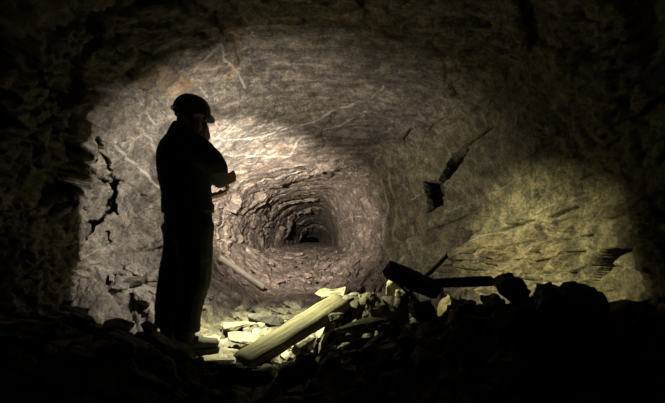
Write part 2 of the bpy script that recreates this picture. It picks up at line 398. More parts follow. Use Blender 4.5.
def floor_z(x, y, detail=True):
    x = np.atleast_1d(np.asarray(x, float)); y = np.atleast_1d(np.asarray(y, float)); x, y = np.broadcast_arrays(x, y); x = x.ravel(); y = y.ravel()
    z = floor_base(x, y)
    Q = np.column_stack([x, y, np.zeros_like(x)])
    am = np.interp(y, [3, 5, 7, 9, 14], [1, .8, .7, .4, .2])
    smooth_mud = np.exp(-((x + .45) / .5) ** 2 - ((y - 6.1) / .7) ** 2)
    w2 = Q + .12 * np.column_stack([perlin(Q * 3, 80), perlin(Q * 3, 81), np.zeros_like(x)])
    a, ea = facets(w2 * np.array((3.4, 2.6, 1)), 25, .8); b, eb = facets(w2 * np.array((9, 7, 1)), 26, .8)
    z = z + am * (1 - .85 * smooth_mud) * (.075 * a + .035 * b - .075 * (1 - sstep(.01, .10, ea)) - .03 * (1 - sstep(0, .12, eb))) + am * .03 * fbm(Q * 3, 4, 83)
    foot = np.maximum(np.exp(-((x + 1.0) / .3) ** 4 - ((y - 3.65) / .25) ** 4), 0)
    z = z * (1 - foot) + foot * .062
    return z
ys = np.concatenate([np.linspace(-2, 2.2, 50, False), np.linspace(2.2, 4.2, 190, False), np.linspace(4.2, 7, 210, False), np.linspace(7, 16, 170, False), np.linspace(16, 24, 20)])
sx = np.linspace(0, 1, 360)
xl = np.minimum(LX(ys), np.interp(ys, [-2, 5], [-2.0, -9])) ; 
FX = (LX(ys) - np.interp(ys, [3, 7, 15], [.35, .35, .25]))[:, None] * (1 - sx) + (RX(ys) + np.interp(ys, [3, 7, 15], [.35, .35, .25]))[:, None] * sx
FY = np.repeat(ys[:, None], 360, 1)
FZ = floor_z(FX, FY).reshape(FX.shape)
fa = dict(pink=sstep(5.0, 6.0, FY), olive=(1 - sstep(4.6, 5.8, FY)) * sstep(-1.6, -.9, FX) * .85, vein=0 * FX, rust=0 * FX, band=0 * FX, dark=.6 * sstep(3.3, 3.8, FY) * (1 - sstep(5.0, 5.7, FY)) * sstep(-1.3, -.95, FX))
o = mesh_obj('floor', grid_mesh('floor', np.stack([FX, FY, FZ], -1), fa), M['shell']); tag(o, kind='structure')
def cap(name, y, x0, x1, z0, z1, n=40):
    gx, gz = np.meshgrid(np.linspace(x0, x1, n), np.linspace(z0, z1, n))
    Q = np.column_stack([gx.ravel(), np.full(gx.size, y), gz.ravel()])
    Q[:, 1] += .12 * fbm(Q * 1.3, 4, 95)
    z = {k: np.zeros(gx.shape) for k in A}
    o = mesh_obj(name, grid_mesh(name, Q.reshape(n, n, 3), z), M['shell']); tag(o, kind='structure')
cap('wall_front', -1.9, -2.4, 2.4, -.6, 3.0); cap('wall_back', 23.7, -1.9, -.2, .3, 1.4, 20)

# ------------------------------------------------------------------ stones
def stone_mesh(name, sx_, sy_, sz_, seed, npts=16, sub=2, rough_=.05, mat=None, boxy=.6):
    r = random.Random(seed); bm = bmesh.new()
    for k in range(npts):
        v = Vector((r.uniform(-1, 1), r.uniform(-1, 1), r.uniform(-1, 1)))
        m = max(abs(c) for c in v); v = v / m * r.uniform(.82, 1.0) if r.random() < boxy else v.normalized() * r.uniform(.85, 1)
        bm.verts.new((v.x * sx_ / 2, v.y * sy_ / 2, v.z * sz_ / 2))
    g = bmesh.ops.convex_hull(bm, input=bm.verts)
    bmesh.ops.delete(bm, geom=[e for e in g['geom_interior'] if isinstance(e, bmesh.types.BMVert)], context='VERTS')
    loose = [v for v in bm.verts if not v.link_faces]
    if loose: bmesh.ops.delete(bm, geom=loose, context='VERTS')
    bmesh.ops.dissolve_limit(bm, angle_limit=.16, verts=bm.verts, edges=bm.edges)
    bmesh.ops.bevel(bm, geom=list(bm.edges), offset=min(sx_, sy_, sz_) * .05, segments=1, affect='EDGES', clamp_overlap=True)
    bmesh.ops.triangulate(bm, faces=bm.faces)
    for k in range(sub):
        L = max(sx_, sy_, sz_) * (.16 if k == 0 else .08)
        es = [e for e in bm.edges if e.calc_length() > L]
        if es: bmesh.ops.subdivide_edges(bm, edges=es, cuts=1, use_grid_fill=False); bmesh.ops.triangulate(bm, faces=[f for f in bm.faces if len(f.verts) > 3])
    co = np.array([v.co for v in bm.verts]); bm.normal_update()
    s = max(sx_, sy_, sz_)
    nz = fbm(co / s * 3.0 + seed * 1.7, 4, seed % 50, .6); q, _e = facets(co / s * 4.5 + seed * 2.3, seed % 40, .7)
    for v, a, b in zip(bm.verts, nz, q): v.co += v.normal * min(sx_, sy_, sz_) * (rough_ * 2.0 * a + rough_ * 1.6 * b)
    bmesh.ops.recalc_face_normals(bm, faces=bm.faces)
    me = bpy.data.meshes.new(name); bm.to_mesh(me); bm.free()
    if mat: me.materials.append(mat)
    return me
placed = []          # (centre, radius, bvh) of everything that lies about
def world_bvh(o):
    mw = o.matrix_world.copy() if o.parent else Matrix.LocRotScale(o.location, o.rotation_euler, o.scale)
    me = o.data
    vs = [mw @ v.co for v in me.vertices]
    c = sum(vs, Vector()) / len(vs); r = max((v - c).length for v in vs)
    return c, r, BVHTree.FromPolygons(vs, [p.vertices[:] for p in me.polygons]), vs
def clear(o):
    c, r, b, vs = world_bvh(o)
    for c2, r2, b2 in placed:
        if (c - c2).length < r + r2 and b.overlap(b2): return None
    return c, r, b
def keep(o):
    c, r, b, vs = world_bvh(o); placed.append((c, r, b))
def normal_rot(x, y, spin, extra=0., tl=1.):
    e = .08
    zx = (floor_base(np.array([x + e]), np.array([y])) - floor_base(np.array([x - e]), np.array([y])))[0] / (2 * e)
    zy = (floor_base(np.array([x]), np.array([y + e])) - floor_base(np.array([x]), np.array([y - e])))[0] / (2 * e)
    n = Vector((-zx * tl, -zy * tl, 1)).normalized()
    q = Vector((0, 0, 1)).rotation_difference(n)
    t = Matrix.Rotation(R.uniform(-extra, extra), 3, 'X') @ Matrix.Rotation(R.uniform(-extra, extra), 3, 'Y')
    return (q.to_matrix() @ t @ Matrix.Rotation(spin, 3, 'Z')).to_euler()
def big_stone(name, label, cat, loc, size, rot, mat, seed, npts=18, group=None, rough_=.05, boxy=.6, sub=2):
    o = mesh_obj(name, stone_mesh(name, *size, seed, npts, sub, rough_, None, boxy), M[mat])
    o.location = loc; o.rotation_euler = rot; tag(o, label, cat, group); keep(o); return o
def beam(name, p0, p1, w, h, mat, label, cat, seed, n=26, roll=0., rnd=False, taper=1., bend=0., ragged=.03, parent=None):
    """a sawn or round timber from p0 to p1, its grain along local X, with worn edges"""
    p0, p1 = Vector(p0), Vector(p1); L = (p1 - p0).length
    bm = bmesh.new(); k = 14 if rnd else 12; rings = []
    for i in range(n + 1):
        t = i / n; vs = []
        s = 1 + (taper - 1) * t
        for j in range(k):
            a = 2 * math.pi * (j + .5) / k
            if rnd: c = Vector((0, math.cos(a) * w / 2, math.sin(a) * h / 2))
            else:
                ca, sa = math.cos(a), math.sin(a); m = (abs(ca) ** 7 + abs(sa) ** 7) ** (1 / 7)
                c = Vector((0, ca / m * w / 2, sa / m * h / 2))
            vs.append(bm.verts.new((t * L, c.y * s, c.z * s + bend * math.sin(math.pi * t))))
        rings.append(vs)
    for a, b in zip(rings, rings[1:]):
        for j in range(k): bm.faces.new((a[j], a[(j + 1) % k], b[(j + 1) % k], b[j]))
    for rg, s in ((rings[0], -1), (rings[-1], 1)):
        c = bm.verts.new(sum((v.co for v in rg), Vector()) / k)
        for j in range(k): bm.faces.new((rg[j], rg[(j + 1) % k], c))
    co = np.array([v.co for v in bm.verts]); bm.normal_update()
    q = fbm(co * np.array((3, 18, 18)) + seed * 3.1, 4, seed, .6); e = perlin(co * np.array((0, 28, 28)) + seed, seed + 2)
    for v, a, b in zip(bm.verts, q, e):
        v.co += v.normal * min(w, h) * .16 * a
        if v.co.x < .02 * L or v.co.x > .98 * L: v.co.x += ragged * b * 2 * (1 if v.co.x > L / 2 else -1)
    o = bm_obj(name, bm, M[mat], parent, True)
    d = (p1 - p0).normalized(); zz = Vector((0, 0, 1)); yy = zz.cross(d).normalized(); zz = d.cross(yy)
    m = Matrix((d, yy, zz)).transposed() @ Matrix.Rotation(roll, 3, 'X')
    o.location = p0; o.rotation_euler = m.to_euler()
    if label: tag(o, label, cat); keep(o)
    return o

# timbers
beam('timber_plank', at(243, 363, 3.30), at(342, 302, 3.90), .165, .10, 'plank', 'long squared mossy timber lying slantwise, its lit face catching yellow light', 'timber', 5, roll=.35, ragged=.02)
beam('timber_log', at(390, 270, 3.02), at(435, 290, 3.22), .105, .115, 'log', 'thick dark stub of timber jutting up at the broken end over the rubble heap', 'log', 9, rnd=True, ragged=.025)
beam('timber_pole', at(432, 283.5, 3.38), at(492, 281, 3.30), .055, .062, 'log', 'dark round pole lying level across the rubble heap behind the thick stub', 'pole', 12, rnd=True)
beam('wooden_stick', at(402, 301, 3.48), at(447, 255, 3.70), .028, .028, 'log', 'short dark stick poking up out of the rubble heap against the right wall', 'stick', 15, rnd=True, taper=1.3)
beam('thin_rod', at(397, 283, 2.88), at(452, 333, 2.74), .016, .016, 'rod', 'thin straight rod slanting down the near side of the rubble heap', 'rod', 17, rnd=True)
beam('pale_board', at(219, 258, 6.12), at(264, 288, 6.15), .12, .06, 'board', 'pale weathered board lying down the left bank behind the standing man', 'board', 21, roll=-.5, ragged=.02)

# single stones that stand out
fz = lambda x, y: float(floor_z(x, y)[0])
p = at(266, 309, 4.62); big_stone('rubble_block', 'dark flat rectangular block lying alone on the pale lit slabs', 'block', (p.x, p.y, fz(p.x, p.y) + .04), (.34, .14, .11), (0, .06, -.03), 'dark', 301, 20, boxy=1., rough_=.03)
big_stone('flat_stone', 'thin jagged slab resting level above the far end of the mossy timber', 'stone', at(330, 292, 4.32), (.27, .2, .06), (.2, -.10, .1), 'olive', 302, 12, rough_=.16, boxy=.3)
big_stone('rubble_boulder', 'rounded yellowish boulder on the heap just right of the mossy timber', 'stone', at(368, 303, 3.95), (.2, .18, .2), (.1, .2, .3), 'olive', 303, 20, boxy=.2)
big_stone('rubble_block', 'wedge-shaped stone with one lit yellow face, beside the rounded boulder', 'stone', at(379, 311, 3.68), (.16, .13, .2), (.35, -.65, .4), 'olive', 304, 10, boxy=.9)
big_stone('flat_stone', 'long slab with a dull yellow lit edge lying below the rounded boulder', 'stone', at(362, 327, 3.5), (.42, .16, .09), (.3, -.28, .25), 'olive', 305, 16)
big_stone('rubble_block', 'small bright-topped stone wedged between the mossy timber and rounded boulder', 'stone', at(336, 317, 3.66), (.11, .09, .06), (.2, -.35, .2), 'buff', 306, 12)
big_stone('rubble_block', 'pale angular stone standing at the left foot of the thick dark timber stub', 'stone', at(392, 288, 4.05), (.12, .11, .19), (.1, .3, .1), 'buff', 307, 12)
big_stone('rubble_block', 'greenish stone tucked under the level dark pole, upper of two there', 'stone', at(450, 306, 3.9), (.2, .16, .25), (.2, .35, .2), 'olive', 308, 14)
big_stone('rubble_block', 'greenish stone under the level dark pole, lower of two there, bright at its tip', 'stone', at(465, 316, 3.75), (.16, .12, .18), (.2, .3, .6), 'olive', 309, 12)
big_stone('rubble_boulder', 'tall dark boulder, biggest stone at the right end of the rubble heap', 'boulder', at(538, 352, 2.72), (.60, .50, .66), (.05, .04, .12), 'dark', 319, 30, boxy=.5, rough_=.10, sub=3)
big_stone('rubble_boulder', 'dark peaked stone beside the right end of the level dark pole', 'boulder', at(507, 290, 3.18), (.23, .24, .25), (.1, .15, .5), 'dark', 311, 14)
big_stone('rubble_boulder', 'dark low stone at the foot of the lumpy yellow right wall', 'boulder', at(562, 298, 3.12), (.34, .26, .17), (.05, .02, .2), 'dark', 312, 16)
big_stone('rubble_block', 'blocky stone propping up the thin jagged slab at the far end of the mossy timber', 'stone', at(340, 304, 4.32), (.24, .18, .15), (.02, .05, .4), 'olive', 321, 14)
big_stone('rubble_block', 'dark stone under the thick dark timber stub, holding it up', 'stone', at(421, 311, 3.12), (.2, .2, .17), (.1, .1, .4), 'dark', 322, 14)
big_stone('flat_stone', 'flat yellow-green slab on the floor in front of the boots', 'stone', at(246, 338, 3.95), (.30, .26, .07), (.06, .05, .2), 'olive', 313, 16)
big_stone('flat_stone', 'thin slab lying against the near end of the mossy timber', 'stone', at(214, 361, 3.2), (.28, .10, .04), (.02, -.1, .1), 'olive', 314, 14)
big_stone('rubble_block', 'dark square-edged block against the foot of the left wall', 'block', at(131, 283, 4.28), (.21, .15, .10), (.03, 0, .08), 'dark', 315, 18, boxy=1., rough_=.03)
p = at(157, 274, 4.7); big_stone('rubble_block', 'small orange-stained stone on the grey bank left of the standing man', 'stone', (p.x, p.y, fz(p.x, p.y) + .04), (.09, .08, .09), (.3, .2, .1), 'orange', 316, 12)

# repeats: copies of prototypes, each its own object
def protos(name, mat, n, size, seed, **kw):
    return [stone_mesh(name, *[s * R.uniform(.8, 1.2) for s in size], seed + k, R.randint(11, 18), mat=M[mat], **kw) for k in range(n)]
def scatter(name, meshes, n, gen, label, cat, group, embed=.35, tilt=.2, smin=.7, smax=1.3, tries=9):
    src = None; made = 0
    for k in range(n * tries):
        if made >= n: break
        x, y, spin, s = gen()
        me = R.choice(meshes)
        if src is None:
            o = mesh_obj(name, me, None)
        else:
            o = src.copy(); o.data = me; C.objects.link(o)
        sc_ = s * R.uniform(smin, smax)
        o.scale = (sc_, sc_, sc_ * R.uniform(.8, 1.2)); o.rotation_euler = normal_rot(x, y, spin, tilt)
        hz = max(v.co.z for v in me.vertices) * o.scale.z
        o.location = (x, y, fz(x, y) + hz * (1 - 2 * embed))
        r = clear(o)
        if r is None:
            if o is not src: bpy.data.objects.remove(o)
            continue
        placed.append(r)
        tag(o, label, cat, group)
        if src is None: src = o
        made += 1
def U(a, b): return R.uniform(a, b)
def wall_gap(x, y, g): return LX(y) + g < x < RX(y) - g
def g_left():
    while 1:
        y = U(4.15, 5.3); x = U(float(LX(y)) + .07, -1.2)
        return x, y, U(0, 6.28), 1.
def g_mid():
    y = 3.75 + 1.85 * R.random() ** 1.1; x = U(-.95, .25 + .12 * (y - 3.7))
    if x < -.62 and y < 4.05: x += .4; y += .3
    return x, y, U(-.6, .6) + R.choice((0, 1.57)), 1. if y < 4.9 else .9
def g_far():
    y = 5.7 + 3.0 * R.random() ** 1.4; x = U(float(LX(y)) + .20, float(RX(y)) - .18)
    # flakes lie round the bowl, pointing along the slope
    if abs(x + .42) < .38 and y < 6.5: y += .9
    return x, y, (1.2 if x > -.35 else -.5) + U(-.7, .7), np.interp(y, [5.7, 9], [1., .75])
def g_heap():
    x = U(-.1, 1.6); y = U(2.45, 4.5 if x < .6 else 3.5)
    return x, y, U(0, 6.28), 1.5 if y > 3.5 else 1.
def g_heapl():
    y = U(2.5, 3.35); x = U(-1.72, -.55)
    return x, y, U(0, 6.28), 1.
scatter('flat_stone', protos('flat_stone', 'buff', 8, (.30, .20, .085), 100, rough_=.06), 90, g_mid, 'pale flat angular slab among those paving the lit floor beyond the boots', 'stone', 'pale slabs paving the lit floor', .28, .12, .6, 1.5)
scatter('floor_stone', protos('floor_stone', 'buff', 6, (.12, .09, .045), 130), 75, g_mid, 'small pale stone chip lying between the lit floor slabs', 'stone', 'small chips on the lit floor', .35, .25, .5, 1.2)
scatter('bank_stone', protos('bank_stone', 'grey', 8, (.17, .13, .08), 160, rough_=.08), 95, g_left, 'grey angular stone of the bank between the left wall and the man', 'stone', 'grey stones of the left bank', .25, .4, .5, 1.4)
scatter('rock_flake', protos('rock_flake', 'pink', 10, (.34, .075, .06), 190, rough_=.10), 150, g_far, 'long pinkish rock splinter on the bowl of debris below the far tunnel mouth', 'stone', 'rock splinters below the far tunnel mouth', .15, .32, .45, 1.3)
scatter('heap_stone', protos('heap_stone', 'olive', 8, (.19, .15, .11), 220), 70, g_heap, 'angular stone of the rubble heap between the mossy timber and the right wall', 'stone', 'stones of the heap before the right wall', .35, .4, .6, 1.3)
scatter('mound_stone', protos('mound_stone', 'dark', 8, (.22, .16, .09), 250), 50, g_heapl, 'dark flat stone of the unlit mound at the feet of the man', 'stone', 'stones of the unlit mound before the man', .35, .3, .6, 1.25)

# ------------------------------------------------------------------ the man
def tube(bm, pts, rad, n=14, flat=1., up=Vector((0, 0, 1))):
    pts = [Vector(p) for p in pts]; rings = []
    for i, p in enumerate(pts):
        d = (pts[min(i + 1, len(pts) - 1)] - pts[max(i - 1, 0)]).normalized()
        u = up if abs(d.dot(up)) < .95 else Vector((1, 0, 0))
        s = d.cross(u).normalized(); t = s.cross(d).normalized()
        rings.append([bm.verts.new(p + (s * math.cos(2 * math.pi * k / n) + t * math.sin(2 * math.pi * k / n) * flat) * rad[i]) for k in range(n)])
    caps(bm, rings, n)
def caps(bm, rings, n):
    for a, b in zip(rings, rings[1:]):
        for k in range(n): bm.faces.new((a[k], a[(k + 1) % n], b[(k + 1) % n], b[k]))
    bm.faces.new(rings[0][::-1]); bm.faces.new(rings[-1])
def loft(bm, secs, n=28, ex=2.3):
    rings = []
    for z, cx, cy, rx, ry in secs:
        rg = []
        for k in range(n):
            a = 2 * math.pi * k / n; c, s = math.cos(a), math.sin(a); m = (abs(c) ** ex + abs(s) ** ex) ** (-1 / ex)
            rg.append(bm.verts.new((cx + rx * c * m, cy + ry * s * m, z)))
        rings.append(rg)
    caps(bm, rings, n)
def ball(bm, c, r, rot=None):
    m = Matrix.Translation(Vector(c)) @ (rot.to_4x4() if rot else Matrix.Identity(4)) @ Matrix.Diagonal((*r, 1))
    bmesh.ops.create_uvsphere(bm, u_segments=20, v_segments=14, radius=1, matrix=m)
def spline(pts, rad, n=6):
    P_ = catmull([(*p, r) for p, r in zip(pts, rad)], n * (len(pts) - 1) + 1)
    return [Vector(q[:3]) for q in P_], [float(q[3]) for q in P_]
def limb(bm, pts, rad, flat=1.): tube(bm, *spline(pts, rad), flat=flat)
def fuse(name, bm, mat, parent, voxel=.008, smooth=4, wrinkle=0., wscale=(9, 9, 16), seed=1):
    bmesh.ops.recalc_face_normals(bm, faces=bm.faces)
    me = bpy.data.meshes.new(name + '_src'); bm.to_mesh(me); bm.free()
    o = bpy.data.objects.new(name, me); C.objects.link(o)
    r = o.modifiers.new('remesh', 'REMESH'); r.mode = 'VOXEL'; r.voxel_size = voxel
    s = o.modifiers.new('smooth', 'SMOOTH'); s.iterations = smooth; s.factor = .5
    dg = bpy.context.evaluated_depsgraph_get(); dg.update()
    m2 = bpy.data.meshes.new_from_object(o.evaluated_get(dg)); m2.name = name
    o.modifiers.clear(); o.data = m2; bpy.data.meshes.remove(me)
    if wrinkle:
        n = len(m2.vertices); co = np.zeros(n * 3); m2.vertices.foreach_get('co', co); co = co.reshape(-1, 3)
        nr = np.zeros(n * 3); m2.vertices.foreach_get('normal', nr); nr = nr.reshape(-1, 3)
        w = fbm(co * np.array(wscale), 3, seed, .5, True) * wrinkle + fbm(co * 5, 2, seed + 9) * wrinkle
        m2.vertices.foreach_set('co', (co + nr * w[:, None]).reshape(-1)); m2.update()
    m2.materials.clear(); m2.materials.append(mat)
    m2.polygons.foreach_set('use_smooth', [True] * len(m2.polygons))
    o.parent = parent
    return o
M['skin'] = plain_mat('skin', (.42, .25, .18), .55, 0, 40, .2)
M['cloth'] = plain_mat('dark_workwear', (.018, .018, .020), .9, 0, 60)
M['trouser'] = plain_mat('dark_trouser_cloth', (.016, .016, .017), .9, 0, 60)
M['rubber'] = plain_mat('boot_rubber', (.020, .018, .012), .85, 0, 40)
M['beard'] = plain_mat('grey_beard', (.42, .39, .34), .85, 0, 120, .5)
M['helmet'] = plain_mat('dark_helmet_shell', (.02, .019, .018), .45, 0, 20)
M['strap'] = plain_mat('black_strap', (.012, .012, .012), .8, 0, 60)
M['lampbody'] = plain_mat('black_lamp_case', (.015, .015, .015), .5, 0, 60)

man = bpy.data.objects.new('person', None); C.objects.link(man)
YM = 3.65; man.location = ((185 - CX) / F * YM, YM, .078); man.rotation_euler = (0, 0, math.radians(30))
tag(man, 'man in helmet and dark workwear standing in profile, bearded, holding a lamp before him', 'person')

def hand(bm, W, d, n, curl=(.5, .75, .5), side=1, s=1.0, spread=.0):
    """palm, four unequal bent fingers and a thumb; W wrist, d along the hand, n the way the palm faces"""
    W, d, n = Vector(W), Vector(d).normalized(), Vector(n); n = (n - d * n.dot(d)).normalized(); ac = d.cross(n) * side
    for t in (-.026, -.009, .009, .026):
        tube(bm, [W + ac * t * .7 * s - d * .01 * s, W + (d * .045 + ac * t) * s, W + (d * .09 + ac * t * 1.05) * s], [.017 * s, .0165 * s, .0125 * s], 10)
    for j, (t, ln) in enumerate(((-.030, .92), (-.0105, 1.0), (.0095, .95), (.029, .76))):
        p_ = W + (d * .088 + ac * t) * s; a = 0.; pts = [W + (d * .06 + ac * t) * s, p_]; rad = [.0105 * s, .0105 * s]
        for seg, cu in zip((.044, .028, .022), curl):
            a += cu; dd = d * math.cos(a) + n * math.sin(a)
            p_ = p_ + (dd + ac * t * spread) * seg * ln * s; pts.append(p_); rad.append(.0098 * s if seg > .025 else .0082 * s)
        tube(bm, pts, rad, 10)
    b = W + (d * .02 - ac * .03) * s
    tube(bm, [b, b + (d * .026 - ac * .022 + n * .014) * s, b + (d * .056 - ac * .026 + n * .034) * s, b + (d * .078 - ac * .016 + n * .046) * s], [.017 * s, .0145 * s, .012 * s, .009 * s], 10)

RW, LW = Vector((.235, -.06, 1.185)), Vector((.175, .01, 1.085))          # wrists
RD, RNn = Vector((.90, .15, .40)), Vector((-.40, .90, .0))
LD, LNn = Vector((.90, -.30, .20)), Vector((-.1, .25, 1))
# body: one continuous figure
bm = bmesh.new()
hr = Matrix.Rotation(math.radians(22), 3, 'Y')                                 # head bowed forward
HC = Vector((.055, 0, 1.655))
ball(bm, HC + hr @ Vector((-.015, 0, .02)), (.098, .076, .105), hr); ball(bm, HC + hr @ Vector((.025, 0, -.045)), (.068, .058, .075), hr)
bn = hr @ Vector((.098, 0, -.02)); tube(bm, [HC + hr @ Vector((.085, 0, .015)), HC + hr @ Vector((.105, 0, -.02)), HC + hr @ Vector((.108, 0, -.036))], [.010, .015, .014], 10)
for s in (-1, 1):
    ball(bm, HC + hr @ Vector((-.005, s * .078, -.005)), (.022, .012, .034), hr)
    ball(bm, HC + hr @ Vector((.078, s * .030, .002)), (.014, .016, .011), hr)
    tube(bm, [HC + hr @ Vector((.09, s * .012, .02)), HC + hr @ Vector((.085, s * .045, .022))], [.010, .009], 8)
for zz_ in (-.068, -.082): tube(bm, [HC + hr @ Vector((.072, -.026, zz_)), HC + hr @ Vector((.088, 0, zz_)), HC + hr @ Vector((.072, .026, zz_))], [.006, .009, .006], 8)
limb(bm, [(-.03, 0, 1.45), (-.01, 0, 1.53), (.035, 0, 1.60)], [.075, .062, .058])
loft(bm, [(.88, .02, 0, .10, .14), (1.0, .02, 0, .12, .15), (1.15, .01, 0, .12, .15), (1.3, 0, 0, .125, .17), (1.42, -.015, 0, .11, .18), (1.49, -.02, 0, .075, .11)])
limb(bm, [(-.02, -.18, 1.42), (.05, -.23, 1.34), (.12, -.245, 1.26), (.18, -.17, 1.215), RW], [.058, .05, .045, .040, .030]); hand(bm, RW, RD, RNn, (.25, .55, .6), -1)
limb(bm, [(-.02, .165, 1.42), (-.01, .205, 1.28), (.02, .205, 1.15), (.11, .13, 1.10), LW], [.058, .05, .045, .040, .030]); hand(bm, LW, LD, LNn, (.35, .55, .5), 1)
HIPR, HIPL = (.015, -.09, .92), (.005, .09, .92)
limb(bm, [HIPR, (.03, -.095, .70), (.03, -.10, .50), (-.02, -.10, .30), (-.036, -.10, .09)], [.095, .08, .058, .055, .04])
limb(bm, [HIPL, (.0, .095, .70), (-.03, .10, .50), (-.065, .10, .30), (-.07, .10, .09)], [.095, .08, .058, .055, .04])
for a, b in ((-.036, -.10), (-.07, .10)):
    tube(bm, [(a - .05, b, .05), (a + .03, b, .06), (a + .12, b, .045), (a + .19, b, .035)], [.035, .042, .036, .026], 12)
fuse('body', bm, M['skin'], man, .005, 2)
# jacket
bm = bmesh.new()
loft(bm, [(.965, .022, 0, .172, .190), (1.0, .02, 0, .168, .19), (1.08, .010, 0, .164, .19), (1.2, -.002, 0, .178, .195), (1.32, -.004, 0, .188, .205), (1.40, -.016, 0, .172, .205), (1.46, -.028, 0, .135, .175), (1.51, -.028, 0, .098, .12)])
limb(bm, [(-.02, -.185, 1.425), (.07, -.225, 1.345), (.135, -.245, 1.285), (.18, -.175, 1.235), RW], [.092, .086, .078, .066, .050])
limb(bm, [(-.02, .165, 1.425), (-.01, .20, 1.28), (.02, .205, 1.16), (.11, .13, 1.105), LW], [.092, .082, .074, .064, .048])
ball(bm, (.09, -.06, 1.315), (.115, .15, .10))
jk = fuse('jacket', bm, M['cloth'], man, .009, 4, .010, (7, 7, 14), 3)
bm = bmesh.new()
limb(bm, [(-.03, 0, 1.485), (-.018, 0, 1.535), (-.004, 0, 1.562)], [.105, .088, .082], 1.0)
fuse('collar', bm, M['cloth'], jk, .008, 3, .005)
# trousers
bm = bmesh.new()
loft(bm, [(.80, .02, 0, .150, .175), (.88, .025, 0, .155, .185), (.95, .025, 0, .155, .180), (1.03, .02, 0, .148, .172)])
limb(bm, [(.03, -.09, .88), (.042, -.098, .70), (.045, -.10, .52), (.0, -.10, .34), (-.03, -.10, .16)], [.138, .122, .108, .094, .098])
limb(bm, [(.005, .09, .88), (.0, .098, .70), (-.045, .10, .52), (-.085, .10, .34), (-.09, .10, .16)], [.138, .122, .108, .096, .098])
tr = fuse('trousers', bm, M['trouser'], man, .009, 4, .012, (7, 7, 18), 5)
bm = bmesh.new()
loft(bm, [(.985, .022, 0, .174, .192), (1.0, .021, 0, .177, .196), (1.02, .02, 0, .177, .196), (1.03, .019, 0, .172, .192)])
fuse('belt', bm, M['strap'], man, .007, 1)
for a, b, yaw in ((-.02, -.10, .0), (-.07, .10, .12)):
    bm = bmesh.new()
    limb(bm, [(a - .012, b, .26), (a - .01, b, .15), (a, b, .075)], [.080, .072, .062])
    tube(bm, *spline([(a - .07, b, .058), (a + .02, b, .066), (a + .12, b, .058), (a + .20, b, .048), (a + .225, b, .044)], [.046, .058, .050, .044, .026]), n=16, flat=.86, up=Vector((0, 0, 1)))
    bt = fuse('boot', bm, M['rubber'], man, .006, 3, .004)
    bm = bmesh.new()
    outl = [(a - .105, .0), (a - .09, .036), (a - .03, .044), (a + .06, .046), (a + .14, .050), (a + .21, .040), (a + .238, .0)]
    lo_ = [(x, b + w) for x, w in outl] + [(x, b - w) for x, w in outl[-2:0:-1]]
    r0 = [bm.verts.new((x, y, -.016)) for x, y in lo_]; r1 = [bm.verts.new((x, y, .022)) for x, y in lo_]
    caps(bm, [r0, r1], len(lo_)); bmesh.ops.bevel(bm, geom=list(bm.edges), offset=.004, segments=1, affect='EDGES')
    bm_obj('sole', bm, M['strap'], bt)
# helmet: dome with a ridge, a peak to the front, a headband
hel = bpy.data.objects.new('helmet', None); hel.empty_display_size = .05; C.objects.link(hel); hel.parent = man
hm = Matrix.Rotation(math.radians(9), 3, 'Y'); HO = Vector((.046, 0, 1.674))
bm = bmesh.new(); rings = []; n = 40
for i in range(13):
    ph = i / 12 * math.pi / 2
    rg = []
    for k in range(n):
        a = 2 * math.pi * k / n
        r_ = math.cos(ph) ** .82
        ridge = .006 * math.exp(-(math.sin(a) * math.cos(ph) / .16) ** 2) * math.sin(ph)
        rg.append(bm.verts.new(HO + hm @ Vector((.136 * r_ * math.cos(a), .112 * r_ * math.sin(a), .122 * math.sin(ph) ** .95 + ridge))))
    rings.append(rg)
for a, b in zip(rings, rings[1:]):
    for k in range(n): bm.faces.new((a[k], a[(k + 1) % n], b[(k + 1) % n], b[k]))
bmesh.ops.remove_doubles(bm, verts=bm.verts, dist=.0008)
d = bm_obj('dome', bm, M['helmet'], hel, True); md = d.modifiers.new('thick', 'SOLIDIFY'); md.thickness = .006; md.offset = -1
bm = bmesh.new(); a0, a1, a2 = [], [], []
for k in range(n):
    a = 2 * math.pi * k / n; fr = max(0, math.cos(a)) ** 1.6
    w = .010 + .024 * fr
    a0.append(bm.verts.new(HO + hm @ Vector((.134 * math.cos(a), .110 * math.sin(a), .012))))
    a1.append(bm.verts.new(HO + hm @ Vector(((.136 + w) * math.cos(a), (.112 + w * .8) * math.sin(a), .004 - .020 * fr))))
    a2.append(bm.verts.new(HO + hm @ Vector(((.135 + w) * math.cos(a), (.111 + w * .8) * math.sin(a), -.006 - .024 * fr))))
a3 = [bm.verts.new(HO + hm @ Vector((.130 * math.cos(2 * math.pi * k / n), .106 * math.sin(2 * math.pi * k / n), -.004))) for k in range(n)]
for a, b in ((a0, a1), (a1, a2), (a2, a3), (a3, a0)):
    for k in range(n): bm.faces.new((a[k], a[(k + 1) % n], b[(k + 1) % n], b[k]))
bm_obj('peak', bm, M['helmet'], hel, True)
bm = bmesh.new(); tube(bm, [HO + Vector((.105 * math.cos(t) - .004, .092 * math.sin(t), -.018)) for t in np.linspace(.4, 5.9, 24)], [.010] * 24, 8); bm_obj('headband', bm, M['strap'], hel, True)
# beard and hair
bm = bmesh.new()
ball(bm, HC + Vector((.062, 0, -.105)), (.052, .058, .062)); ball(bm, HC + Vector((.080, 0, -.135)), (.042, .044, .042)); ball(bm, HC + Vector((.01, .055, -.07)), (.035, .02, .055)); ball(bm, HC + Vector((.01, -.055, -.07)), (.035, .02, .055))
fuse('beard', bm, M['beard'], man, .006, 2, .010, (40, 40, 14), 8)
bm = bmesh.new()
ball(bm, HC + Vector((-.07, 0, -.045)), (.036, .068, .055)); fuse('hair', bm, M['beard'], man, .006, 2, .008, (40, 40, 14), 9)

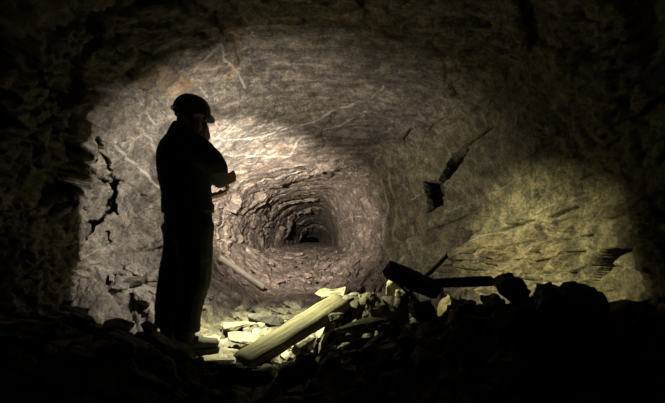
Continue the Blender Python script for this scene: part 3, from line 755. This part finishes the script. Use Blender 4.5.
# ------------------------------------------------------------------ the lamp in his hand
lamp = bpy.data.objects.new('hand_lamp', None); C.objects.link(lamp)
tag(lamp, 'small black hand lamp held before the chest, shining away up the tunnel', 'lamp')
bpy.context.view_layer.update()
pc = man.matrix_world @ (RW + RD.normalized() * .085 + RNn.normalized() * .064)
lamp.location = pc
aim = Vector((-.10, .95, -.20)).normalized()                     # the way the lens looks
xx = aim.cross(Vector((0, 0, 1))).normalized(); zz = xx.cross(aim)
lamp.rotation_euler = (Matrix((xx, aim, zz)).transposed() @ Matrix.Rotation(math.radians(-14), 3, 'Y')).to_euler()
bm = bmesh.new(); bmesh.ops.create_cube(bm, size=1, matrix=Matrix.Diagonal((.098, .052, .066, 1))); bmesh.ops.bevel(bm, geom=list(bm.edges), offset=.008, segments=3, affect='EDGES'); bm_obj('case', bm, M['lampbody'], lamp)
def lathe(bm, prof, n=32):
    rs = [[bm.verts.new((r * math.cos(2 * math.pi * k / n), y, r * math.sin(2 * math.pi * k / n))) for k in range(n)] for r, y in prof]
    for a, b in zip(rs, rs[1:]):
        for k in range(n): bm.faces.new((a[k], a[(k + 1) % n], b[(k + 1) % n], b[k]))
bm = bmesh.new(); lathe(bm, [(.024, .024), (.034, .026), (.036, .060), (.033, .060), (.022, .034), (.006, .030)]); bm_obj('bezel', bm, M['lampbody'], lamp, True)
bm = bmesh.new(); bmesh.ops.create_circle(bm, cap_ends=True, segments=28, radius=.021, matrix=Matrix.Translation((0, .036, 0)) @ Matrix.Rotation(math.pi / 2, 4, 'X'))
k = NT('lit_lens'); k.b.inputs['Emission Color'].default_value = (1, .93, .82, 1); k.b.inputs['Emission Strength'].default_value = 30; M['lens'] = k.m
bm_obj('lens', bm, M['lens'], lamp)
bm = bmesh.new(); tube(bm, [(-.03, -.005, .034), (-.02, -.005, .043), (.02, -.005, .043), (.03, -.005, .034)], [.005] * 4, 8); bm_obj('handle', bm, M['strap'], lamp, True)
bm = bmesh.new(); bmesh.ops.create_cube(bm, size=1, matrix=Matrix.Translation((.02, -.028, .012)) @ Matrix.Diagonal((.016, .008, .010, 1))); bm_obj('switch', bm, M['strap'], lamp)

def light(name, typ, energy, col, loc, aim_=None, **kw):
    L = bpy.data.lights.new(name, typ); L.energy = energy; L.color = col
    for a, b in kw.items(): setattr(L, a, b)
    o = bpy.data.objects.new(name, L); C.objects.link(o); o.location = loc
    if aim_ is not None: o.rotation_euler = Vector(aim_).to_track_quat('-Z', 'Y').to_euler()
    return o
lp = pc + aim * .052
light('lamp_flood', 'POINT', 128, (1, .90, .77), lp, shadow_soft_size=.010)
lb = pc + aim * .068
light('added_spot_floor', 'SPOT', 680, (1, .95, .60), lb, at(272, 338, 4.15) - lb, spot_size=math.radians(92), spot_blend=1., shadow_soft_size=.012)  # added yellow spot set at the lamp, brightens the near floor
light('added_spot_side', 'SPOT', 640, (1, .91, .52), lb, at(490, 268, 4.3) - lb, spot_size=math.radians(48), spot_blend=1., shadow_soft_size=.012)  # added yellow spot set at the lamp, brightens the lower right wall
light('lamp_beam_wall', 'SPOT', 1150, (1, .90, .76), lb, at(238, 172, 6.2) - lb, spot_size=math.radians(54), spot_blend=1., shadow_soft_size=.012)
light('added_spot_tunnel', 'SPOT', 1650, (1, .85, .71), lb, at(312, 232, 9) - lb, spot_size=math.radians(52), spot_blend=1., shadow_soft_size=.012)  # added strong spot set at the lamp, keeps the far tunnel bright

# ------------------------------------------------------------------ camera, world, view
w = bpy.data.worlds.new('dark'); sc.world = w; w.use_nodes = True
w.node_tree.nodes['Background'].inputs[0].default_value = (0, 0, 0, 1)
cam = bpy.data.cameras.new('camera'); co = bpy.data.objects.new('camera', cam); C.objects.link(co)
co.location = (0, 0, ZC); co.rotation_euler = (math.pi / 2, 0, 0)
cam.sensor_fit = 'HORIZONTAL'; cam.sensor_width = 36; cam.lens = 36 * F / 665; cam.shift_y = (HY - 201.5) / 665; cam.clip_start = .02
sc.camera = co
sc.view_settings.view_transform = 'Standard'; sc.view_settings.look = 'None'; sc.view_settings.gamma = 1; sc.view_settings.exposure = 0
try: sc.cycles.max_bounces = 8; sc.cycles.diffuse_bounces = 3; sc.cycles.sample_clamp_indirect = 1.5
except Exception: pass
